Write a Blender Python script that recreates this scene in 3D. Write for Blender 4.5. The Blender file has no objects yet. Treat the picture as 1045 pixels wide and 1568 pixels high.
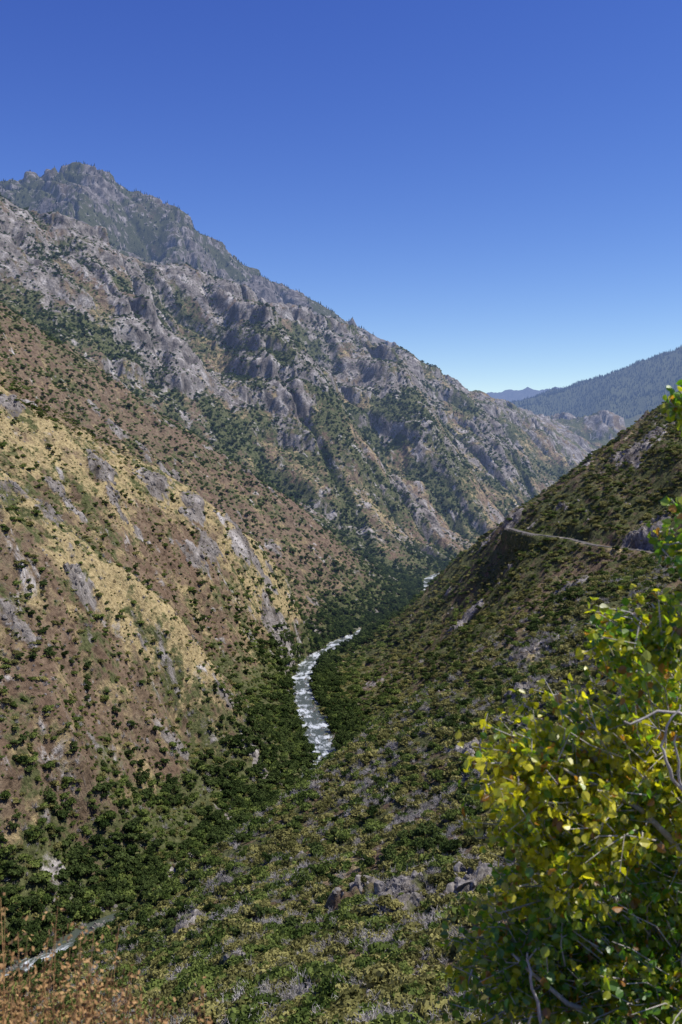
import bpy, math, numpy as np, random
from mathutils import Vector
R=np.random.RandomState(7); random.seed(7)
S=bpy.context.scene
S.view_settings.view_transform='Standard'; S.view_settings.look='None'; S.view_settings.exposure=0

# ------------------------------------------------------------ noise
PERM=np.concatenate([R.permutation(256)]*2)
ANG=R.rand(256)*2*np.pi; GX=np.cos(ANG); GY=np.sin(ANG)
def pn(x,y,seed=0):
    x=x+seed*17.31; y=y+seed*9.77
    xi=np.floor(x).astype(np.int64); yi=np.floor(y).astype(np.int64)
    xf=x-xi; yf=y-yi; xi&=255; yi&=255
    u=xf*xf*xf*(xf*(xf*6-15)+10); v=yf*yf*yf*(yf*(yf*6-15)+10)
    def g(ix,iy,fx,fy):
        h=PERM[PERM[ix&255]+(iy&255)]
        return GX[h]*fx+GY[h]*fy
    a=g(xi,yi,xf,yf); b=g(xi+1,yi,xf-1,yf); c=g(xi,yi+1,xf,yf-1); d=g(xi+1,yi+1,xf-1,yf-1)
    return (a+(b-a)*u+((c+(d-c)*u)-(a+(b-a)*u))*v)*1.5
def fbm(x,y,o=4,seed=0):
    s=0;a=1;f=1;t=0
    for i in range(o):
        s=s+a*pn(x*f,y*f,seed+i); t+=a; a*=.5; f*=2.03
    return s/t
def ridged(x,y,o=4,seed=0,g=.5):
    s=0;a=1;f=1;t=0
    for i in range(o):
        s=s+a*(1-2*np.abs(pn(x*f,y*f,seed+i))); t+=a; a*=g; f*=2.07
    return s/t
def sst(a,b,x):
    t=np.clip((x-a)/(b-a),0,1); return t*t*(3-2*t)

# ------------------------------------------------------------ survey of the canyon (metres; x right, y up-canyon, z up; 0 = road viewpoint)
river=[(-230,440,-256),(-185,470,-255.5),(-152,500,-255),(-135,525,-254.7),(-118,545,-254.5),(-98,562,-254),(-80,600,-253.5),(-55,660,-252.5),(-35,720,-251.5),(-20,770,-251),
 (-12,820,-250),(-25,925,-249),(-44,1075,-247),(-37,1200,-244),(-10,1260,-240),(34,1370,-238),(80,1450,-236),(125,1590,-233),
 (152,1750,-230),(175,1880,-224),(300,2050,-216),(430,2300,-210),(620,2800,-200),(1000,3500,-185),(1400,4000,-175),(1900,4400,-160)]
lines=[river,
 # near spur crest and its face
 [(-420,700,90),(-330,720,28),(-253,740,-18),(-193,750,-74),(-134,780,-130),(-93,820,-196),(-58,850,-243)],
 [(-219,640,-118),(-183,660,-146),(-148,700,-176),(-108,740,-224)],
 [(-192,560,-192),(-169,610,-175)],[(-300,560,-95),(-240,570,-145)],[(-135,640,-217)],[(-178,520,-239)],[(-157,580,-235)],
 [(-330,860,-30),(-280,860,-70),(-196,910,-155),(-123,970,-218),(-60,1000,-243)],
 # second spur
 [(-480,980,110),(-342,1000,30),(-270,1060,-6),(-250,1150,-20),(-195,1180,-44),(-135,1200,-81),(-98,1230,-123),(-68,1260,-161),(-46,1275,-232)],
 [(-400,1310,70),(-241,1370,-60),(-112,1430,-150),(-21,1455,-218)],
 # third big slope crest
 [(-760,1400,380),(-514,1500,217),(-409,1550,142),(-296,1600,68),(-208,1650,0),(-100,1650,-76),(-2,1650,-152),(84,1660,-222)],
 [(-800,1850,330),(-500,1850,160),(-361,1900,45),(-240,1930,-25),(-110,1900,-100),(20,1850,-178)],
 # crag face with buttresses
 [(-900,2100,440),(-595,2150,343),(-454,2150,252),(-300,2150,150)],[(-180,2250,128),(-3,2100,-20),(107,2080,-138)],
 [(-692,2500,560),(-480,2300,345),(-350,2220,220)],[(-430,2500,310),(-300,2350,150)],
 [(-334,2800,490),(-180,2450,330),(-60,2250,150),(40,2130,-20)],[(-60,2800,240),(90,2500,30),(160,2300,-100)],
 [(60,3250,380),(160,2800,250),(230,2500,70),(260,2350,-90)],[(300,3000,110),(360,2700,-70)],
 [(271,3500,300),(430,3100,160),(480,2800,-30)],[(263,2330,-170)],[(600,3200,-60)],[(625,4000,200),(750,3500,50),(780,3300,-60)],
 # crag crest
 [(-1500,2300,790),(-1100,2350,690),(-822,2400,600),(-692,2500,568),(-566,2600,520),(-464,2700,507),(-334,2800,478),(-197,2950,442),(-65,3100,425),(60,3250,375),
  (185,3400,368),(271,3500,314),(432,3700,243),(625,4000,215),(869,4300,141),(1057,4500,100),(1141,4600,60)],
 [(1195,4650,140),(1243,4700,205),(1300,4700,190),(1345,4750,130),(1400,4750,50)],[(1550,5200,60)],
 # trough behind crag crest
 [(-1500,3100,650),(-1000,3150,480),(-450,3400,320),(0,3800,220),(500,4300,80)],
 # far peak crest
 [(-3200,4600,1500),(-2200,4500,1300),(-1541,4500,1232),(-1360,4500,1257),(-1217,4500,1305),(-1098,4500,1270),(-951,4500,1190),(-833,4450,1140),(-728,4400,1080),(-640,4350,960),(-576,4320,890),(-499,4300,800),
  (-260,4300,700),(-90,4300,635),(110,4400,515),(260,4500,455),(480,4700,320),(800,5000,200)],
 [(-1217,4500,1305),(-1050,4100,1060),(-950,3800,820)],[(-1350,4000,860)],[(-860,4100,760)],[(-728,4400,1080),(-640,4100,840),(-600,3850,620)],[(-400,3900,480)],
 [(-1200,5700,800),(-300,5500,400),(1000,6500,250)],
 # right side mass
 [(760,1200,260),(560,1220,150),(429,1250,78),(368,1280,29),(318,1280,-8),(277,1250,-37),(203,1200,-79),(179,1250,-111),(152,1300,-136),(129,1330,-166),(106,1370,-205),(84,1400,-226)],
 [(360,1050,0),(309,925,-92),(260,1010,-95),(216,1090,-86)],[(134,1150,-186),(60,1180,-234)],[(170,1120,-145)],
 [(46,900,-236),(109,930,-200),(173,950,-150),(230,930,-118)],
 [(330,1600,-110),(500,1700,-40),(800,1700,120)],[(215,1700,-180)],[(700,2200,-60),(1000,2600,0)],[(1500,3400,60),(2100,4300,300)],
 # foreground spur
 [(300,700,-70),(240,730,-90),(176,750,-107),(117,750,-142),(60,720,-178),(8,680,-200),(-13,640,-203),(-45,560,-204),(-68,510,-206),(-84,470,-210),(-107,440,-219),(-124,410,-222),(-190,380,-244)],
 [(96,280,-92),(48,140,-73)],[(149,600,-118)],[(157,500,-84)],[(73,400,-131),(33,280,-128)],[(22,440,-163)],[(0,320,-147),(0,190,-109)],
 [(-27,345,-158),(-50,340,-166),(-33,235,-132)],[(-83,300,-174)],[(-160,300,-206)],
 [(0,100,-66),(0,60,-40),(0,20,-13.6),(0,10,-7),(0,4,-3.1),(0,0,-1.7)],[(-3,4,-3.2)],[(3,4,-3.0)],[(3,0,-1.5)],[(-3,0,-1.7)],[(0,-20,-1.6)],
 [(-60,100,-85)],[(40,90,-50)],[(100,100,-20),(30,10,-5)],[(200,250,-10)],[(350,500,10)],[(420,800,10)],[(560,1000,110)],[(-200,200,-170),(-60,30,-25)],[(80,-25,5)],[(-80,-25,-8)],
 # distance
 [(4500,9000,1300),(3088,9000,974),(2587,9000,797),(2232,9000,640),(1850,9200,565),(1620,9500,455),(1300,10000,330)],
 [(3000,7500,560),(2000,7500,330),(1500,7500,140)],[(2500,6000,230)],
 [(0,20000,700),(2990,20000,1230),(3517,20000,1330),(3800,20000,1270),(4107,20000,1450),(4304,20000,1330),(5500,20000,1100),(8000,20000,1800)],
 [(3000,14000,350),(5500,13000,700)],[(-4000,20000,1500)],[(-6000,9000,1500)],[(9000,12000,1500)],[(-15000,25000,800),(0,28000,300),(15000,25000,800)],
 [(-700,1000,280)],[(-420,450,-60)],[(-600,200,-100)]]
ctrl=[]
for L in lines:
    for i,p in enumerate(L):
        ctrl.append(p)
        if i+1<len(L):
            q=L[i+1]; d=math.hypot(q[0]-p[0],q[1]-p[1]); step=30+0.035*p[1]
            n=int(min(d//step,6))
            for k in range(1,n+1):
                t=k/(n+1); ctrl.append(tuple(p[j]+(q[j]-p[j])*t for j in range(3)))
C=np.array(ctrl,float)
_,ui=np.unique(C[:,:2].round(1),axis=0,return_index=True); C=C[np.sort(ui)]
N=len(C); P=C[:,:2]/1000
D=np.sqrt(((P[:,None]-P[None])**2).sum(-1))
A=np.zeros((N+3,N+3)); A[:N,:N]=D; A[:N,N]=1; A[:N,N+1:]=P; A[N,:N]=1; A[N+1:,:N]=P.T
W=np.linalg.solve(A,np.concatenate([C[:,2],[0,0,0]]))
def rbf(x,y):
    x=x.ravel()/1000; y=y.ravel()/1000; out=np.empty(len(x))
    for s in range(0,len(x),20000):
        xs=x[s:s+20000,None]; ys=y[s:s+20000,None]
        d=np.sqrt((xs-P[:,0])**2+(ys-P[:,1])**2)
        out[s:s+20000]=d@W[:N]+W[N]+W[N+1]*xs[:,0]+W[N+2]*ys[:,0]
    return out
def seg(a,b,n): return np.geomspace(a,b,n,endpoint=False)
yy=np.concatenate([seg(50,300,130),seg(300,1280,480),seg(1280,3100,520),seg(3100,6000,280),seg(6000,30000,90),[30000]])-80
tx=np.concatenate([np.linspace(-1.2,-.42,50,endpoint=False),np.linspace(-.42,.42,860),np.linspace(.42,1.2,51)[1:]])
NR=len(yy); NC=len(tx)
Y=np.repeat(yy[:,None],NC,1); X=tx[None,:]*(Y+80)
ri=np.unique(np.concatenate([np.arange(0,NR,4),[NR-1]])); ci=np.unique(np.concatenate([np.arange(0,NC,4),[NC-1]]))
Zc=rbf(X[np.ix_(ri,ci)],Y[np.ix_(ri,ci)]).reshape(len(ri),len(ci))
T=np.empty((len(ri),NC))
for k in range(len(ri)): T[k]=np.interp(np.arange(NC),ci,Zc[k])
Z=np.empty((NR,NC)); rr=np.arange(NR)
k=np.clip(np.searchsorted(ri,rr,side='right')-1,0,len(ri)-2); t=((rr-ri[k])/(ri[k+1]-ri[k]))[:,None]
Z=T[k]*(1-t)+T[k+1]*t
def dpoly(x,y,poly):
    best=np.full(x.shape,1e9); zb=np.zeros(x.shape)
    for a,b in zip(poly[:-1],poly[1:]):
        dx=b[0]-a[0]; dy=b[1]-a[1]; t=np.clip(((x-a[0])*dx+(y-a[1])*dy)/(dx*dx+dy*dy),0,1)
        d=np.hypot(x-a[0]-t*dx,y-a[1]-t*dy); m=d<best
        best=np.where(m,d,best); zb=np.where(m,a[2]+(b[2]-a[2])*t,zb)
    return best,zb
def smooth_poly(pts,n=8):
    out=[]
    for i in range(len(pts)-1):
        p0=np.array(pts[max(i-1,0)]);p1=np.array(pts[i]);p2=np.array(pts[i+1]);p3=np.array(pts[min(i+2,len(pts)-1)])
        for k in range(n):
            t=k/n; out.append(tuple(.5*((2*p1)+(-p0+p2)*t+(2*p0-5*p1+4*p2-p3)*t*t+(-p0+3*p1-3*p2+p3)*t**3)))
    out.append(tuple(pts[-1])); return out
RV=smooth_poly([tuple(map(float,p)) for p in river],4)
dr,zr=dpoly(X,Y,RV)
rx=np.interp(Y,[p[1] for p in river],[p[0] for p in river])
side=X-rx
lefty=sst(30,-30,side)*sst(330,480,Y)
# ---- relief
wx=X+45*fbm(X/190,Y/190,3,3); wy=Y+45*fbm(X/190,Y/190,3,11)
far=sst(1500,2300,Y)
damp=sst(10,90,dr)*sst(5,120,Y)
u1=(wx*0.55+wy*0.83); v1=(wx*0.83-wy*0.55)
det=lefty*(1-far)*(ridged(u1/95,v1/260,4,5)*17+ridged(u1/34,v1/70,3,8)*6)
det+= (1-lefty)*(1-far)*(ridged(wx/80,wy/80,4,21)*(2.2+8*sst(250,800,Y)))
craggy=far*sst(-180,150,Z)*sst(6500,5200,Y)
ua=X*.80+Y*.60+60*fbm(X/260,Y/260,3,13); va=X*.60-Y*.80
but=ridged(ua/240,va/520,5,31,.55)
gul=np.abs(pn(ua/150,va/700,77))
det+= far*(but*50+ridged(wx/130,wy/130,5,37,.58)*19-sst(.16,.0,gul)*30)*sst(6500,5000,Y)
det-= far*26*sst(6500,5000,Y)
bands=fbm(X/260,Y/260,3,44)
pin=np.clip(ridged(wx/64,wy/64,5,41,.5),-.3,.5)
cb=sst(-.05,.3,bands)
det+= craggy*pin*(6+20*cb)*(1-.35*sst(3600,4100,Y))
zt=Z+det+22*fbm(X/110,Y/110,3,47)+ .18*X; ph=(zt/75.)%1.0
det+= craggy*sst(-.1,.25,fbm(X/240,Y/240,2,49))*(sst(.0,.25,ph)-ph)*34
det+= sst(5000,7000,Y)*ridged(X/700,Y/700,4,51)*70*(1+sst(12000,19000,Y)*.6)
det+= sst(8,80,Y)*(1-far)*fbm(X/14,Y/14,4,61)*1.6
ocn=fbm(X/55,Y/55,4,71)
oc=sst(.24,.42,ocn)*(1-far)*sst(300,800,Y)*.8
for (ox,oy,orr) in ((18,305,17),(36,292,12),(4,325,8),(95,520,12),(60,470,8),(-20,430,8),(120,640,12),(-60,385,7),(-30,280,6),(70,360,8),(55,240,6),(-255,1060,20),(-215,1150,26),(-175,1165,22),(-120,1200,24),(-75,1150,30),(-222,760,14),(-190,720,12),(-150,1120,18),(206,1190,22),(186,1235,16),(330,1130,25),(250,1120,12),(150,1080,12)):
    oc=np.maximum(oc,sst(orr,orr*.3,np.hypot(X-ox,(Y-oy)*.6)+13*fbm(X/12,Y/12,3,75)))
det+= oc*(ridged(X/12,Y/12,3,73)*4.5+1.8)
Z=Z+det*damp
zb=zr-1.3; up=sst(1250,1400,Y)
w=sst(22-8*up,7-3*up,dr+7*fbm(X/16,Y/16,3,78)); Z=Z*(1-w)+zb*w
Z=np.where((dr<80)&(Y>440),np.maximum(Z,zr-1.3+sst(10-3*up,20-7*up,dr+5*fbm(X/16,Y/16,3,78))*3.2),Z)
Z+=sst(26,12,dr)*sst(3,9,dr)*np.clip(fbm(X/7,Y/7,3,79)+.1,0,1)*3.5*(Y<2000)
# ---- road bench on the right wall
road=[(196,1165,-83),(210,1098,-84.5),(240,1055,-86),(258,1005,-89),(292,955,-90),(308,915,-93),(348,880,-92),(400,840,-90),(470,800,-88)]
RD=smooth_poly([tuple(map(float,p)) for p in road],6)
dd,zd=dpoly(X,Y,RD)
w=sst(12,5.5,dd); Z=Z*(1-w)+zd*w
gy=np.gradient(Z,axis=0)/np.maximum(np.gradient(Y,axis=0),1e-6); gxx=np.gradient(Z,axis=1)/np.gradient(X,axis=1)
slope=np.hypot(gxx,gy)
# ---- zones
hr=Z-zr
c1=fbm(X/120,Y/120,4,81); c2=fbm(X/45,Y/45,4,85); c3=fbm(X/300,Y/300,4,89); c4=fbm(X/18,Y/18,3,97); c5=fbm(ua/110,va/330,4,99)
crest1,_=dpoly(X,Y,lines[1]); crest2,_=dpoly(X,Y,lines[9])
gold=lefty*(1-sst(1300,1900,Y))*(.32+.60*sst(50,5,crest1+22*c2)*sst(20,90,hr)+.34*sst(80,20,crest2+40*c2)*sst(15,90,hr)+.22*sst(900,1150,Y)*sst(-.35,.35,c1)*sst(240,120,hr)+.25*c1+.3*c4)
gold+=far*lefty*(.36+.30*sst(-.1,.5,c1)+.4*sst(0,.4,c5))*sst(900,400,hr)
gold+=(1-lefty)*(.20+.4*sst(.05,.5,c2)+.3*c4)
rock=lefty*(1-far)*(sst(.2,.5,c4*.6+c2*.5)*.35+sst(.15,.4,c1*.5+c4*.5)*sst(900,1100,Y)*.4+.1)+far*(sst(-60,420,Z+200*c3)*.22+.6*c3+.45*c2+.28*sst(.1,.5,but)+.38*cb+.38*sst(.1,.4,-c5))*sst(7000,5000,Y)
rock+=(1-lefty)*(1-far)*(sst(.2,.5,c2)*.2+sst(-20,30,Z)*.2*sst(900,1100,Y))
rock+=far*sst(1.8,3.2,slope)*.35+(1-far)*sst(1.25,2.0,slope)*.18+oc*.7+sst(15000,18000,Y)*.9
green=(1-lefty)*(1-far)*(.62+.55*c1+.3*c4)+lefty*(1-far)*(.36+.5*sst(60,10,hr)+.4*c2+.3*c4+.3*c1)
green+=far*lefty*(.48+.8*c1-.4*c3+.4*sst(.0,-.5,but)+.55*c5+.6*sst(.16,.03,gul)+.5*sst(330,60,np.abs(Z-120))*sst(.0,.4,fbm(X/180,Y/180,3,93)))+sst(5500,7000,Y)*.8*sst(16000,13000,Y)
gd,_=dpoly(X,Y,[(-800,1850,0),(-500,1850,0),(-361,1900,0),(-240,1930,0),(-110,1900,0),(20,1850,0),(100,1800,0)])
gb=sst(90,20,gd+55*c2+20*c4); green+=gb*.5; rock*=1-.5*gb; gold*=1-.6*gb
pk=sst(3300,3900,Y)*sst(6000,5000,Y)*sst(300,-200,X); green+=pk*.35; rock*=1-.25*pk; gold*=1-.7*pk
gold=np.clip(gold,0,1); rock=np.clip(rock,0,1); green=np.clip(green,0,1)

def grid_mesh(name,X,Y,Z,cols):
    nr,nc=X.shape; me=bpy.data.meshes.new(name)
    co=np.stack([X,Y,Z],-1).reshape(-1,3).astype(np.float32)
    idx=np.arange(nr*nc).reshape(nr,nc)
    q=np.stack([idx[:-1,:-1],idx[:-1,1:],idx[1:,1:],idx[1:,:-1]],-1).reshape(-1,4).astype(np.int32)
    me.vertices.add(len(co)); me.vertices.foreach_set('co',co.ravel())
    me.loops.add(q.size); me.loops.foreach_set('vertex_index',q.ravel())
    me.polygons.add(len(q)); me.polygons.foreach_set('loop_start',np.arange(0,q.size,4,dtype=np.int32))
    me.polygons.foreach_set('loop_total',np.full(len(q),4,np.int32))
    me.update(calc_edges=True)
    me.polygons.foreach_set('use_smooth',np.ones(len(q),bool))
    a=me.color_attributes.new('zones','FLOAT_COLOR','POINT'); a.data.foreach_set('color',cols.reshape(-1).astype(np.float32))
    ob=bpy.data.objects.new(name,me); S.collection.objects.link(ob); return ob
cols=np.stack([rock,green,gold,pk],-1)
terrain=grid_mesh('canyon_terrain',X,Y,Z,cols)

# ------------------------------------------------------------ material helpers
class M:
    def __init__(s,name):
        s.m=bpy.data.materials.new(name); s.m.use_nodes=True; s.t=s.m.node_tree; s.t.nodes.clear()
        s.out=s.n('ShaderNodeOutputMaterial')
    def n(s,ty,**k):
        x=s.t.nodes.new(ty)
        for a,b in k.items(): setattr(x,a,b)
        return x
    def l(s,a,b): s.t.links.new(a,b)
    def noise(s,vec,scale,detail=6,rough=.6,lac=2.0,dist=0):
        x=s.n('ShaderNodeTexNoise'); x.inputs['Scale'].default_value=scale; x.inputs['Detail'].default_value=detail
        x.inputs['Roughness'].default_value=rough; x.inputs['Distortion'].default_value=dist
        if vec: s.l(vec,x.inputs['Vector'])
        return x.outputs['Fac']
    def ramp(s,f,pts):
        x=s.n('ShaderNodeValToRGB'); e=x.color_ramp.elements
        while len(e)<len(pts): e.new(.5)
        for el,(p,c) in zip(e,pts):
            el.position=p; el.color=(c,c,c,1) if isinstance(c,(int,float)) else (*c,1)
        s.l(f,x.inputs[0]); return x.outputs[0]
    def math(s,op,a,b=None,clamp=False):
        x=s.n('ShaderNodeMath',operation=op); x.use_clamp=clamp
        for i,v in enumerate((a,b)):
            if v is None: continue
            if isinstance(v,(int,float)): x.inputs[i].default_value=v
            else: s.l(v,x.inputs[i])
        return x.outputs[0]
    def mix(s,f,a,b,bt='MIX'):
        x=s.n('ShaderNodeMix',data_type='RGBA',blend_type=bt)
        for i,v in ((0,f),(6,a),(7,b)):
            if isinstance(v,(int,float)): x.inputs[i].default_value=v
            elif isinstance(v,tuple): x.inputs[i].default_value=(*v,1)
            else: s.l(v,x.inputs[i])
        return x.outputs[2]
    def bsdf(s,col,rough=.9,normal=None,spec=.2):
        b=s.n('ShaderNodeBsdfPrincipled'); b.inputs['Roughness'].default_value=rough; b.inputs['Specular IOR Level'].default_value=spec
        if isinstance(col,tuple): b.inputs['Base Color'].default_value=(*col,1)
        else: s.l(col,b.inputs['Base Color'])
        if normal: s.l(normal,b.inputs['Normal'])
        s.l(b.outputs[0],s.out.inputs[0]); return b
    def bump(s,h,strength,dist):
        x=s.n('ShaderNodeBump'); x.inputs['Strength'].default_value=strength; x.inputs['Distance'].default_value=dist
        s.l(h,x.inputs['Height']); return x.outputs[0]
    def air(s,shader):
        """distance haze painted into the material, stronger far up-canyon (depends on world position only)"""
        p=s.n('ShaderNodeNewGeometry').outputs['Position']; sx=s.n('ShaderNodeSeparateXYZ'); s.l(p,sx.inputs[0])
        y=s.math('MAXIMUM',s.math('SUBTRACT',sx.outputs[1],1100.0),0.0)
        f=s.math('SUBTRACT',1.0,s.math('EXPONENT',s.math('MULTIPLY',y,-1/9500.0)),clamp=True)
        e=s.n('ShaderNodeEmission'); e.inputs[0].default_value=(.26,.39,.74,1); e.inputs[1].default_value=.68  # blue glow of the surface itself stands in for hazy air
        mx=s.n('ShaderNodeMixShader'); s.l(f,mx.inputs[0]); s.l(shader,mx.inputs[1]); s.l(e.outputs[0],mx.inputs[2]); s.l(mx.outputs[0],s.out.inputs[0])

m=M('canyon_ground'); g=m.n('ShaderNodeNewGeometry').outputs['Position']
at=m.n('ShaderNodeAttribute',attribute_name='zones'); sp=m.n('ShaderNodeSeparateColor'); m.l(at.outputs['Color'],sp.inputs[0])
nA=m.noise(g,.04,7,.72); nB=m.noise(g,.11,7,.7); nC=m.noise(g,.45,5,.7); nL=m.noise(g,.008,3,.6)
mp=m.n('ShaderNodeMapping'); mp.inputs['Scale'].default_value=(1,1,.55); mp.inputs['Rotation'].default_value=(.2,.5,.3); m.l(g,mp.inputs[0])
nR=m.noise(mp.outputs[0],.04,8,.72,dist=.5)
soil=m.ramp(nB,[(.3,(.095,.068,.044)),(.5,(.20,.145,.094)),(.7,(.34,.265,.175))])
soil=m.mix(m.ramp(nL,[(.42,0.0),(.66,1.0)]),soil,m.ramp(nB,[(.3,(.11,.07,.047)),(.5,(.22,.15,.10)),(.7,(.35,.255,.175))]))
gold_c=m.ramp(nC,[(.3,(.27,.205,.10)),(.5,(.46,.36,.18)),(.7,(.62,.50,.27))])
green_c=m.ramp(nC,[(.3,(.05,.06,.024)),(.5,(.11,.12,.048)),(.72,(.19,.19,.085))])
rock_c=m.ramp(nR,[(.38,(.09,.078,.068)),(.46,(.19,.167,.145)),(.56,(.31,.28,.25)),(.68,(.60,.56,.52))])
def mask(w,n,gain=5):
    a=m.math('SUBTRACT',m.math('ADD',w,m.math('MULTIPLY',m.math('SUBTRACT',n,.5),2.2)),.5)
    return m.math('ADD',m.math('MULTIPLY',a,gain),.5,clamp=True)
c=m.mix(mask(sp.outputs[2],nA,3),soil,gold_c)
c=m.mix(mask(sp.outputs[1],nB,4),c,green_c)
c=m.mix(mask(sp.outputs[0],nR,5),c,rock_c)
spk=m.ramp(m.noise(g,.28,5,.6),[(.36,.55),(.5,1.0)])
c=m.mix(1.0,c,spk,'MULTIPLY')
c=m.mix(m.math('MULTIPLY',at.outputs['Alpha'],.6),c,m.mix(1.0,c,(.5,.48,.52),'MULTIPLY'))  # far peak's shadow put into the ground colour as a purplish darkening
h=m.math('ADD',m.math('MULTIPLY',nR,7.0),m.math('MULTIPLY',nB,2.0))
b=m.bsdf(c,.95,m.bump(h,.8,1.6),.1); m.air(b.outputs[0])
terrain.data.materials.append(m.m)

def mk(name,V,F,mats,mi=None,smooth=False,loc=(0,0,0)):
    me=bpy.data.meshes.new(name); me.from_pydata([tuple(v) for v in V],[],[tuple(f) for f in F]); me.update()
    for x in mats: me.materials.append(x)
    if mi is not None: me.polygons.foreach_set('material_index',np.array(mi,np.int32))
    if smooth: me.polygons.foreach_set('use_smooth',np.ones(len(F),bool))
    ob=bpy.data.objects.new(name,me); ob.location=loc; S.collection.objects.link(ob); return ob

# ------------------------------------------------------------ river
rm=M('river_water'); uv=rm.n('ShaderNodeAttribute',attribute_name='flow').outputs['Vector']
f1=rm.noise(uv,1.0,7,.72,dist=.8)
gp=rm.n('ShaderNodeNewGeometry').outputs['Position']; f2=rm.noise(gp,.05,3,.5)
sx=rm.n('ShaderNodeSeparateXYZ'); rm.l(uv,sx.inputs[0])
fo=rm.math('ADD',f1,rm.math('MULTIPLY',rm.math('SUBTRACT',f2,.5),.8))
fo=rm.math('ADD',fo,sx.outputs[2])
foam=rm.ramp(fo,[(.46,0.0),(.62,1.0)])
col=rm.mix(foam,(.075,.09,.07),(.66,.70,.72))
b=rm.bsdf(col,.3,rm.bump(f1,.8,1.0),.5)
V=[];F=[];fl=[]; s=0
for i,p in enumerate(RV):
    a=np.array(RV[max(i-1,0)][:2]); bb=np.array(RV[min(i+1,len(RV)-1)][:2]); tt=(bb-a)/np.linalg.norm(bb-a); nn=np.array([-tt[1],tt[0]])
    if i: s+=math.hypot(p[0]-RV[i-1][0],p[1]-RV[i-1][1])
    wd=16 if p[1]<1300 else 10
    for k in range(9):
        q=(k/8-.5)*2*wd; V.append((p[0]+nn[0]*q,p[1]+nn[1]*q,p[2]+.2*math.sin(i*1.7+k))); fl.append((s/16,q/5,(-.13 if p[1]<600 else .0)))
for i in range(len(RV)-1):
    for k in range(8): a=i*9+k; F.append((a,a+1,a+10,a+9))
ob=mk('river',V,F,[rm.m],smooth=True)
at=ob.data.attributes.new('flow','FLOAT_VECTOR','POINT'); at.data.foreach_set('vector',np.array(fl,np.float32).ravel())

# ------------------------------------------------------------ road
am=M('road_asphalt'); am.bsdf(am.ramp(am.noise(am.n('ShaderNodeNewGeometry').outputs['Position'],.6,4),[(.3,(.09,.085,.08)),(.7,(.15,.14,.13))]),.9)
wm=M('roadside_stone'); wm.bsdf(wm.ramp(wm.noise(wm.n('ShaderNodeNewGeometry').outputs['Position'],.07,6,.75),[(.38,(.13,.12,.085)),(.48,(.30,.25,.18)),(.60,(.52,.45,.35))]),.9)
V=[];F=[];V2=[];F2=[]
for i,p in enumerate(RD):
    a=np.array(RD[max(i-1,0)][:2]); bb=np.array(RD[min(i+1,len(RD)-1)][:2]); tt=(bb-a)/np.linalg.norm(bb-a); nn=np.array([tt[1],-tt[0]])
    if nn[0]<0: nn=-nn
    for q in (-4,4): V.append((p[0]+nn[0]*q,p[1]+nn[1]*q,p[2]+.06))
    dip=1.4*math.sin(i*1.3)+.6*math.sin(i*2.9)
    for q,z in ((-6.5,-2.6+dip),(-4.9,.5),(-4.3,.5),(-4.3,-.3)): V2.append((p[0]+nn[0]*q,p[1]+nn[1]*q,p[2]+z+(.25*(i%2) if z>0 else 0)))
for i in range(len(RD)-1):
    F.append((2*i,2*i+1,2*i+3,2*i+2))
    for k in range(3): a=4*i+k; F2.append((a,a+1,a+5,a+4))
mk('mountain_road',V,F,[am.m]); mk('stone_parapet_wall',V2,F2,[wm.m])

# ------------------------------------------------------------ vegetation sources
def leafmat(name,c0,c1,trans=.25):
    a=M(name); oi=a.n('ShaderNodeObjectInfo').outputs['Random']
    tc=a.n('ShaderNodeTexCoord').outputs['Object']; nz=a.noise(tc,2.2,2)
    f=a.math('ADD',a.math('MULTIPLY',oi,.8),a.math('MULTIPLY',a.math('SUBTRACT',nz,.4),.9),clamp=True)
    col=a.mix(f,c0,c1)
    d=a.n('ShaderNodeBsdfDiffuse'); a.l(col,d.inputs[0]); t=a.n('ShaderNodeBsdfTranslucent'); a.l(col,t.inputs[0])
    mx=a.n('ShaderNodeMixShader'); mx.inputs[0].default_value=trans; a.l(d.outputs[0],mx.inputs[1]); a.l(t.outputs[0],mx.inputs[2])
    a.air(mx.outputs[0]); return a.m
bark=M('bark'); bark.bsdf((.10,.075,.055),.95)
def unit(n):
    v=R.randn(n,3); return v/np.linalg.norm(v,axis=1)[:,None]
def foliage(blobs,n,ls):
    V=[];F=[]; tot=sum(b[3]**2 for b in blobs)
    for (bx,by,bz,r) in blobs:
        k=int(n*r*r/tot); d=unit(k); d[:,2]=np.abs(d[:,2])*.9-.25*R.rand(k)
        rad=r*(.72+.33*R.rand(k)); p=d*rad[:,None]*np.array([1,1,.8])+np.array([bx,by,bz])
        nrm=d+.6*R.randn(k,3); nrm/=np.linalg.norm(nrm,axis=1)[:,None]
        u=np.cross(nrm,unit(k)); u/=np.linalg.norm(u,axis=1)[:,None]; w=np.cross(nrm,u)
        s=ls*(.6+.8*R.rand(k))[:,None]
        for a,b_,c_,e in zip(p+u*s,p+w*s*.7,p-u*s,p-w*s*.7):
            i=len(V); V+= [a,b_,c_,e]; F.append((i,i+1,i+2,i+3))
    return V,F
def tube(V,F,pts,rad,sides=5):
    base=len(V)
    for i,p in enumerate(pts):
        a=np.array(pts[max(i-1,0)]);b=np.array(pts[min(i+1,len(pts)-1)]); t=b-a; t=t/(np.linalg.norm(t)+1e-9)
        u=np.cross(t,[.3,.9,.2]); u/=np.linalg.norm(u)+1e-9; w=np.cross(t,u)
        for k in range(sides):
            an=2*math.pi*k/sides; V.append(np.array(p)+(u*math.cos(an)+w*math.sin(an))*rad[i])
    for i in range(len(pts)-1):
        for k in range(sides):
            a=base+i*sides+k; b=base+i*sides+(k+1)%sides; F.append((a,b,b+sides,a+sides))
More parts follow.
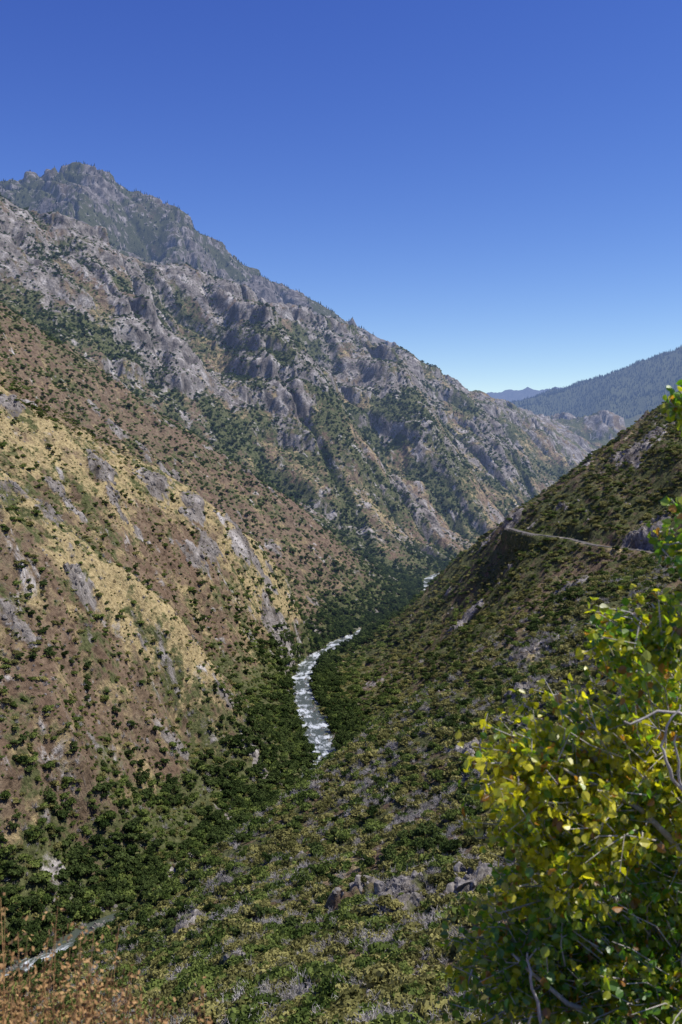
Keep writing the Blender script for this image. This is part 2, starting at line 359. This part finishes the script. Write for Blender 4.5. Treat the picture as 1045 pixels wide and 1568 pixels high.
def bush(name,mat,nb,n,ls,seed,trunk=0.0,sq=.75,loc=(0,0,0)):
    rs=np.random.RandomState(seed); blobs=[(0,0,.35+trunk,.62)]
    for i in range(nb):
        a=rs.rand()*6.28; q=.3+.45*rs.rand(); blobs.append((q*math.cos(a),q*math.sin(a),trunk+.2+.55*rs.rand()*sq,.28+.25*rs.rand()))
    V,F=foliage(blobs,n,ls); nl=len(F)
    for i in range(5):
        b=blobs[i%len(blobs)]; tube(V,F,[(0,0,-.3),(b[0]*.3,b[1]*.3,trunk*.6+.05),(b[0]*.8,b[1]*.8,b[2])],[.07+.04*(trunk>0),.05,.02],4)
    return mk(name,V,F,[mat,bark.m],[0]*nl+[1]*(len(F)-nl),loc=loc)
def twigs(name,mat,n,seed,loc):
    rs=np.random.RandomState(seed); V=[];F=[]
    for i in range(n):
        a=rs.rand()*6.28; t=.25+.8*rs.rand(); L=.7+.6*rs.rand(); p=np.zeros(3); p[2]=-.1; d=np.array([math.cos(a)*t,math.sin(a)*t,1.0]); d/=np.linalg.norm(d)
        pts=[p]
        for k in range(3): d=d+.25*rs.randn(3); d/=np.linalg.norm(d); pts.append(pts[-1]+d*L/3)
        tube(V,F,pts,[.04,.032,.024,.014],3)
        for k in range(5):
            q=pts[1+k%3]; e=d+.8*rs.randn(3); tube(V,F,[q,q+e/np.linalg.norm(e)*.35],[.022,.010],3)
    return mk(name,V,F,[mat],loc=loc)
def conifer(name,mat,loc):
    rs=np.random.RandomState(3); V=[];F=[]
    for i in range(200):
        h=.12+.86*rs.rand()**.9; r=(1-h)*.24*(.5+.6*rs.rand())+.012; a=rs.rand()*6.28
        c=np.array([math.cos(a),math.sin(a),0]); s=np.array([-c[1],c[0],0])*.04
        p=np.array([0,0,h]); q=p+c*r-np.array([0,0,.05]); j=len(V); V+=[p,q+s,q+c*.02-np.array([0,0,.02]),q-s]; F.append((j,j+1,j+2,j+3))
    nl=len(F); tube(V,F,[(0,0,-.05),(0,0,.5),(0,0,.98)],[.02,.013,.003],5)
    return mk(name,V,F,[mat,bark.m],[0]*nl+[1]*(len(F)-nl),loc=loc)
import bmesh
def rockmesh(name,mat,seed,loc):
    rs=np.random.RandomState(seed); bm=bmesh.new(); bmesh.ops.create_icosphere(bm,subdivisions=3,radius=1)
    planes=[(v/np.linalg.norm(v),.5+.35*rs.rand()) for v in rs.randn(14,3)]
    for v in bm.verts:
        p=np.array(v.co)
        for n_,d_ in planes:
            e=p@n_-d_
            if e>0: p=p-n_*e
        v.co=Vector(p*np.array([1,.8,.9])*(1+.05*rs.randn()))
    me=bpy.data.meshes.new(name); bm.to_mesh(me); bm.free(); me.materials.append(mat)
    ob=bpy.data.objects.new(name,me); ob.location=loc; S.collection.objects.link(ob); return ob
def instance(name,src,pos,scl,rot):
    me=bpy.data.meshes.new(name); me.vertices.add(len(pos)); me.vertices.foreach_set('co',pos.astype(np.float32).ravel())
    a=me.attributes.new('scl','FLOAT_VECTOR','POINT'); a.data.foreach_set('vector',scl.astype(np.float32).ravel())
    a=me.attributes.new('rot','FLOAT_VECTOR','POINT'); a.data.foreach_set('vector',rot.astype(np.float32).ravel())
    ob=bpy.data.objects.new(name,me); S.collection.objects.link(ob)
    ng=bpy.data.node_groups.new(name,'GeometryNodeTree'); ng.interface.new_socket('Geometry',in_out='INPUT',socket_type='NodeSocketGeometry'); ng.interface.new_socket('Geometry',in_out='OUTPUT',socket_type='NodeSocketGeometry')
    nn=ng.nodes; gi=nn.new('NodeGroupInput'); go=nn.new('NodeGroupOutput'); ip=nn.new('GeometryNodeInstanceOnPoints'); oi=nn.new('GeometryNodeObjectInfo')
    oi.inputs['Object'].default_value=src; oi.inputs['As Instance'].default_value=True
    s_=nn.new('GeometryNodeInputNamedAttribute'); s_.data_type='FLOAT_VECTOR'; s_.inputs['Name'].default_value='scl'
    r_=nn.new('GeometryNodeInputNamedAttribute'); r_.data_type='FLOAT_VECTOR'; r_.inputs['Name'].default_value='rot'
    L=ng.links.new; L(gi.outputs[0],ip.inputs['Points']); L(oi.outputs['Geometry'],ip.inputs['Instance']); L(s_.outputs[0],ip.inputs['Scale']); L(r_.outputs[0],ip.inputs['Rotation']); L(ip.outputs[0],go.inputs[0])
    md=ob.modifiers.new('scatter','NODES'); md.node_group=ng; return ob
def bil(A,i,j):
    a=i.astype(int); b=j.astype(int); u=i-a; v=j-b
    return (A[a,b]*(1-u)*(1-v)+A[a+1,b]*u*(1-v)+A[a,b+1]*(1-u)*v+A[a+1,b+1]*u*v)
def sample(n,y0,y1,pw=1.0):
    a=y0+80.;b=y1+80.; u=R.rand(n)
    e=2-pw; yv=(a**e+(b**e-a**e)*u)**(1/e) if abs(e)>1e-3 else a*(b/a)**u
    tv=(R.rand(n)*2-1)*.40
    i=np.interp(yv-80,yy,np.arange(NR)); j=np.interp(tv,tx,np.arange(NC))
    i=np.clip(i,0,NR-1.001); j=np.clip(j,0,NC-1.001)
    return dict(x=bil(X,i,j),y=yv-80,z=bil(Z,i,j),rock=bil(rock,i,j),green=bil(green,i,j),gold=bil(gold,i,j),dr=bil(dr,i,j),dd=bil(dd,i,j),left=bil(lefty,i,j),slope=bil(slope,i,j),c1=bil(c1,i,j),c2=bil(c2,i,j),hr=bil(hr,i,j),oc=bil(oc,i,j),side=bil(side,i,j),but=bil(but,i,j),gul=bil(gul,i,j))
def put(name,src,s,keep,size,zs=1.0,sink=.1,tilt=.08):
    k=keep&((s['hr']>.3)|(s['dr']>17))&(s['dr']>6)&(s['dd']>7)&(s['y']>75)
    x,y,z=s['x'][k],s['y'][k],s['z'][k]; sz=size[k]
    n=len(x); sc=np.stack([sz*(.8+.4*R.rand(n)),sz*(.8+.4*R.rand(n)),sz*zs*(.75+.5*R.rand(n))],1)
    rot=np.stack([tilt*R.randn(n),tilt*R.randn(n),R.rand(n)*6.28],1)
    return instance(name,src,np.stack([x,y,z-sink*sz],1),sc,rot)
def ground(x,y):
    j=np.interp(x/(y+80),tx,np.arange(NC)); i=np.interp(y,yy,np.arange(NR)); return float(bil(Z,np.array([i]),np.array([j]))[0])
def L3(x,y): return (x,y,ground(x,y))
mo=leafmat('olive_leaves',(.09,.095,.032),(.40,.37,.135))
mg=leafmat('green_leaves',(.055,.09,.022),(.23,.28,.075))
md_=leafmat('dark_oak_leaves',(.026,.048,.014),(.12,.16,.05))
mr=leafmat('rust_leaves',(.14,.10,.06),(.34,.25,.15))
mc=leafmat('conifer_needles',(.018,.032,.018),(.04,.065,.032))
mt=M('dead_twigs'); mt.bsdf(mt.mix(mt.n('ShaderNodeObjectInfo').outputs['Random'],(.24,.22,.20),(.50,.47,.44)),.95)
mk_=M('granite'); gk=mk_.n('ShaderNodeNewGeometry').outputs['Position']; nk=mk_.noise(gk,.8,6,.7)
mk_.bsdf(mk_.ramp(nk,[(.3,(.10,.09,.08)),(.55,(.23,.21,.19)),(.75,(.43,.40,.37))]),.9,mk_.bump(nk,.7,.4))
b_ol=bush('olive_shrub',mo,7,380,.135,1,loc=L3(12,170)); b_gr=bush('green_shrub',mg,8,380,.125,2,loc=L3(25,180))
b_dk=bush('oak_tree',md_,9,460,.135,3,trunk=.45,sq=1.1,loc=L3(-20,600)); b_rs=bush('rusty_shrub',mr,6,280,.125,4,loc=L3(-5,185))
b_tw=twigs('dead_shrub',mt.m,24,5,L3(5,175)); b_cf=conifer('conifer_tree',mc,L3(-60,560)); b_rk=rockmesh('boulder',mk_.m,6,L3(18,172))
for o_,s_ in ((b_ol,2.2),(b_gr,2),(b_dk,5),(b_rs,1.6),(b_tw,1.8),(b_cf,12),(b_rk,1.2)): o_.scale=(s_,)*3

def patch(s,k,sc): return fbm(s['x']/sc,s['y']/sc,2,k)
s=sample(95000,60,1300,1.0); r=R.rand(len(s['x'])); fg=1-s['left']; p1=patch(s,101,26)
big=.7+.9*R.rand(len(r))+2.8*R.rand(len(r))**4
put('olive_chaparral',b_ol,s,(r<(.42*fg*(.3+.9*s['green'])*(1+2.3*p1)+.32*s['left']*(1-.8*s['gold']))*(1-.8*s['oc'])),big*(1.15-.25*s['left']))
s=sample(85000,60,1300,1.0); r=R.rand(len(s['x'])); fg=1-s['left']; p1=patch(s,105,30); big=.7+.8*R.rand(len(r))+3.4*R.rand(len(r))**4
bl=sst(110,20,s['dr'])
put('green_chaparral',b_gr,s,(r<(.34*fg*(.25+s['green']*.8)*(1+2.6*p1)+.15*s['left']*(1-.8*s['gold'])+.24*s['left']*s['green']+.30*bl)*(1-.8*s['oc'])),big*(1.15-.2*s['left']+.5*bl))
s=sample(60000,60,1300,1.0); r=R.rand(len(s['x'])); fg=1-s['left']; big=.6+.7*R.rand(len(r)); p1=patch(s,109,22)
put('rusty_chaparral',b_rs,s,(r<.24*fg*(.5+2.0*p1)+.16*s['left']),big*1.0)
s=sample(75000,60,900,1.0); r=R.rand(len(s['x'])); fg=1-s['left']; p1=patch(s,113,35)
put('dead_brush',b_tw,s,(r<fg*.65*sst(.0,.3,p1))|(r<.06),1.0+1.8*R.rand(len(r)))
s=sample(160000,300,1800,.3); r=R.rand(len(s['x']))
belt=np.where(s['side']<0,sst(95,30,s['dr'])*(sst(900,800,s['y'])*.6+.4),sst(60,22,s['dr']))
p1=patch(s,117,38)
p=.40*belt*sst(-.3,.2,p1)+.30*sst(42,8,s['dr'])+.014*(1-s['gold'])+.10*sst(.12,.4,patch(s,119,60))*sst(.5,.1,s['rock'])
put('oak_grove',b_dk,s,(r<p),1.4+2.8*R.rand(len(r))*np.where(belt>.3,1.25,.8))
s=sample(130000,1300,3600,.8); r=R.rand(len(s['x']))
put('slope_chaparral',b_gr,s,(r<(.10+.9*s['green'])*(1-.6*s['rock'])),1.6+2.4*R.rand(len(r)))
s=sample(50000,1300,3300,.8); r=R.rand(len(s['x']))
put('slope_oak_trees',b_dk,s,(r<.04+.8*sst(.4,.9,s['green'])*(1-.5*s['rock'])+.3*sst(.1,.02,s['gul'])*(s['y']>2000)),2.4+2.6*R.rand(len(r)))
s=sample(45000,3600,6000,0); r=R.rand(len(s['x']))
put('conifer_forest',b_cf,s,(r<sst(.25,.8,s['green'])*.32*sst(350,800,s['z'])),8+8*R.rand(len(r)),sink=.03)
s=sample(40000,7000,10500,0); r=R.rand(len(s['x']))
put('conifer_woodland',b_cf,s,(r<.8)&(s['x']>800),14+14*R.rand(len(r)),sink=.03)
s=sample(110000,60,1500,.8); r=R.rand(len(s['x']))
put('granite_boulders',b_rk,s,(r<.24*sst(.45,.9,s['rock'])+.024+.35*s['oc'])|((s['dr']<17)&(r<.6)),(.35+.9*R.rand(len(r))+2.0*R.rand(len(r))**5)*(1+.5*s['oc']),sink=.3,tilt=.5)
pts=[]
for q in range(520):
    ia=R.randint(2,66); a=RV[ia]; b=RV[ia+1]; t=R.rand(); o=(R.rand()*2-1); o=np.sign(o)*abs(o)**.5*10
    dx,dy=b[0]-a[0],b[1]-a[1]; L=math.hypot(dx,dy); pts.append((a[0]+dx*t-dy/L*o,a[1]+dy*t+dx/L*o,a[2]+(b[2]-a[2])*t-.2))
pts=np.array(pts); sz=.5+1.2*R.rand(len(pts))
instance('river_boulders',b_rk,pts,np.stack([sz]*3,1)*(.7+.6*R.rand(len(pts),3)),np.stack([R.randn(len(pts))*.4,R.randn(len(pts))*.4,R.rand(len(pts))*6],1))

# ------------------------------------------------------------ near leafy tree (right)
lm=M('cottonwood_leaf'); at=lm.n('ShaderNodeAttribute',attribute_name='tint')
d=lm.n('ShaderNodeBsdfDiffuse'); t=lm.n('ShaderNodeBsdfTranslucent'); gl=lm.n('ShaderNodeBsdfGlossy'); gl.inputs['Roughness'].default_value=.4
lm.l(at.outputs['Color'],d.inputs[0]); tb=lm.mix(1.0,at.outputs['Color'],(2.0,2.1,.8),'MULTIPLY'); lm.l(tb,t.inputs[0])
x1=lm.n('ShaderNodeMixShader'); x1.inputs[0].default_value=.5; lm.l(d.outputs[0],x1.inputs[1]); lm.l(t.outputs[0],x1.inputs[2])
x2=lm.n('ShaderNodeMixShader'); x2.inputs[0].default_value=.06; lm.l(x1.outputs[0],x2.inputs[1]); lm.l(gl.outputs[0],x2.inputs[2]); lm.l(x2.outputs[0],lm.out.inputs[0])
pb=M('pale_bark'); pb.bsdf(pb.ramp(pb.noise(pb.n('ShaderNodeTexCoord').outputs['Object'],30,5),[(.3,(.28,.25,.21)),(.7,(.58,.54,.48))]),.85)
LV=[];LF=[];LC=[];BV=[];BF=[]
def leaf(p,dirn,size,yel):
    dirn=dirn/np.linalg.norm(dirn); sd=np.cross(dirn,R.randn(3)); sd/=np.linalg.norm(sd); up=np.cross(sd,dirn)
    w=size*.40; prof=[(0,0,0),(.22,.8,.10),(.5,1.0,.14),(.8,.55,.08),(1.0,0,-.12)]
    i=len(LV)
    LV.append(p)
    for a,b,c in prof[1:4]:
        LV.append(p+dirn*size*a+sd*w*b+up*size*c); LV.append(p+dirn*size*a-up*size*.02); LV.append(p+dirn*size*a-sd*w*b+up*size*c)
    LV.append(p+dirn*size-up*size*.12)
    LF.extend([(i,i+1,i+2),(i,i+2,i+3),(i+1,i+4,i+5,i+2),(i+2,i+5,i+6,i+3),(i+4,i+7,i+8,i+5),(i+5,i+8,i+9,i+6),(i+7,i+10,i+8),(i+8,i+10,i+9)])
    g_=np.array([.10,.22,.02]); y_=np.array([.52,.47,.025]); o_=np.array([.36,.17,.035])
    c=g_+(y_-g_)*np.clip(yel+.35*R.randn(),0,1)
    if R.rand()<.05: c=o_
    c=c*(.6+.8*R.rand()); LC.extend([(*c,1)]*11)
base=np.array([2.35,4.9,-3.6])
def crown(cx,cy,cz,rx_,ry_,rz_,n,yel):
    for q in range(n):
        v=unit(1)[0]*(.3+.78*R.rand()**.8); tip=np.array([cx+v[0]*rx_,cy+v[1]*ry_,cz+v[2]*rz_])
        st=np.array([cx+.35*rx_,cy,cz-.3*rz_])*.5+tip*.5+R.randn(3)*.06
        md2=(st+tip)/2+R.randn(3)*.035
        tube(BV,BF,[st,md2,tip],[.0045,.003,.0015],4)
        n_l=16; yq=yel+.25*R.randn()
        for k in range(n_l):
            f=(k+R.rand())/n_l; p=(st*(1-f)**2+2*f*(1-f)*md2+f*f*tip)+R.randn(3)*.022
            dd_=(tip-st)/np.linalg.norm(tip-st)*.5+R.randn(3)*.7+np.array([0,0,-.55])
            leaf(p,dd_,.028+.026*R.rand(),yq)
def limb(pts,r0,r1):
    q=smooth_poly([tuple(map(float,p)) for p in pts],5); q=[np.array(a)+R.randn(3)*.008 for a in q]; tube(BV,BF,q,list(np.linspace(r0,r1,len(q))),6)
limb([base,(2.1,4.8,-2.6),(1.85,4.6,-1.7),(1.7,4.5,-.7),(1.6,4.5,0),(1.55,4.5,.28)],.05,.006)
limb([(2.05,4.8,-2.4),(1.7,4.6,-2.0),(1.35,4.5,-1.6),(.95,4.4,-1.35)],.03,.005)
limb([(1.85,4.6,-1.7),(1.55,4.05,-1.25),(1.36,3.98,-1.02),(1.12,3.95,-1.06)],.012,.004)
limb([(1.6,4.35,-1.45),(1.36,4.0,-1.32),(1.28,3.98,-1.15),(1.36,3.96,-.98)],.010,.003)
limb([(1.45,4.0,-1.5),(1.36,3.95,-1.3),(1.33,3.95,-1.1)],.008,.003)
limb([(2.1,4.8,-3.0),(1.6,4.6,-2.7),(1.1,4.5,-2.5),(.75,4.4,-2.2)],.03,.005)
limb([(1.1,4.4,-3.2),(.95,4.3,-2.7),(.85,4.3,-2.35),(.8,4.3,-2.15)],.014,.004)
limb([(.7,4.1,-3.1),(.72,4.1,-2.6),(.78,4.1,-2.3)],.010,.003)
crown(1.24,4.6,-1.44,.68,.5,.48,215,.74)
crown(.84,4.5,-1.40,.28,.35,.34,80,.85)
crown(.94,4.5,-1.80,.38,.35,.32,75,.55)
crown(1.58,4.8,-1.20,.5,.5,.52,120,.55)
crown(1.36,4.5,-.80,.30,.25,.22,56,.45)
crown(1.62,4.5,-.38,.25,.2,.22,40,.12)
crown(1.56,4.5,.24,.12,.1,.09,11,.1)
crown(1.30,4.7,-2.35,.80,.55,.58,380,.15)
crown(.82,4.6,-2.3,.38,.35,.44,100,.25)
crown(1.75,4.8,-1.9,.6,.5,.6,200,.2)
tree=bpy.data.objects.new('leafy_tree',None); S.collection.objects.link(tree)
o=mk('leaves',LV,LF,[lm.m]); 
a=o.data.color_attributes.new('tint','FLOAT_COLOR','POINT'); a.data.foreach_set('color',np.array(LC,np.float32).ravel()); o.parent=tree
o2=mk('branches',BV,BF,[pb.m],smooth=True); o2.parent=tree

# ------------------------------------------------------------ dry weeds (bottom left)
dm=M('dry_seedheads'); dm.bsdf(dm.ramp(dm.noise(dm.n('ShaderNodeNewGeometry').outputs['Position'],25,3),[(.3,(.22,.11,.045)),(.7,(.50,.32,.14))]),.95)
V=[];F=[]
for q in range(230):
    if q<165: bx=-1.45+.62*R.rand(); ht=.66+.54*R.rand()*(1-(bx+1.45)/.8)
    else: bx=-.95+.5*R.rand(); ht=.58+.16*R.rand()
    by=3.2+.7*R.rand(); b0=np.array([bx,by,-2.95]); zt=-2.75+ht
    tip=np.array([bx+.12*R.randn(),by+.1*R.randn(),zt]); md2=(b0+tip)/2+R.randn(3)*.03
    tube(V,F,[b0,md2,tip],[.003,.0025,.0015],3)
    for k in range(60):
        f=.45+.55*R.rand(); p=b0*(1-f)**2+2*f*(1-f)*md2+f*f*tip+R.randn(3)*.026
        u=unit(1)[0]*.011; w=unit(1)[0]*.007; i=len(V); V+=[p+u,p+w,p-u,p-w]; F.append((i,i+1,i+2,i+3))
mk('dry_weeds',V,F,[dm.m])

# ------------------------------------------------------------ light
elev=math.radians(60); az=math.radians(96)
sd=Vector((math.sin(az)*math.cos(elev),math.cos(az)*math.cos(elev),math.sin(elev)))
sl=bpy.data.lights.new('sun','SUN'); sl.energy=5.0; sl.angle=math.radians(.5); sl.color=(1,.955,.88)
so=bpy.data.objects.new('sun',sl); so.rotation_euler=sd.to_track_quat('Z','Y').to_euler(); S.collection.objects.link(so)
w=bpy.data.worlds.new('World'); S.world=w; w.use_nodes=True; nt=w.node_tree; bg=nt.nodes['Background']
sk=nt.nodes.new('ShaderNodeTexSky'); sk.sky_type='NISHITA'; sk.sun_disc=False; sk.sun_elevation=elev; sk.sun_rotation=az
sk.altitude=1500; sk.air_density=1.0; sk.dust_density=.3; sk.ozone_density=3
hs=nt.nodes.new('ShaderNodeHueSaturation'); hs.inputs['Saturation'].default_value=1.22
nt.links.new(sk.outputs[0],hs.inputs['Color'])
sc_=nt.nodes.new('ShaderNodeSeparateColor'); cc_=nt.nodes.new('ShaderNodeCombineColor'); nt.links.new(hs.outputs[0],sc_.inputs[0])
for i,(gm,a_) in enumerate(((1.25,1.06),(1.42,.63),(1.0,1.2))):
    pw_=nt.nodes.new('ShaderNodeMath'); pw_.operation='POWER'; pw_.inputs[1].default_value=gm; nt.links.new(sc_.outputs[i],pw_.inputs[0])
    ml_=nt.nodes.new('ShaderNodeMath'); ml_.operation='MULTIPLY'; ml_.inputs[1].default_value=a_; nt.links.new(pw_.outputs[0],ml_.inputs[0]); nt.links.new(ml_.outputs[0],cc_.inputs[i])
nt.links.new(cc_.outputs[0],bg.inputs[0]); bg.inputs[1].default_value=.12

cd=bpy.data.cameras.new('camera'); cam=bpy.data.objects.new('camera',cd); S.collection.objects.link(cam); S.camera=cam
cam.location=(0,0,0); cam.rotation_euler=(math.radians(90),0,0); cd.sensor_fit='VERTICAL'; cd.sensor_height=36; cd.lens=35
cd.shift_y=-(784-700)/1568; cd.clip_end=80000; cd.clip_start=.05
cd.dof.use_dof=True; cd.dof.focus_distance=600; cd.dof.aperture_fstop=5.6
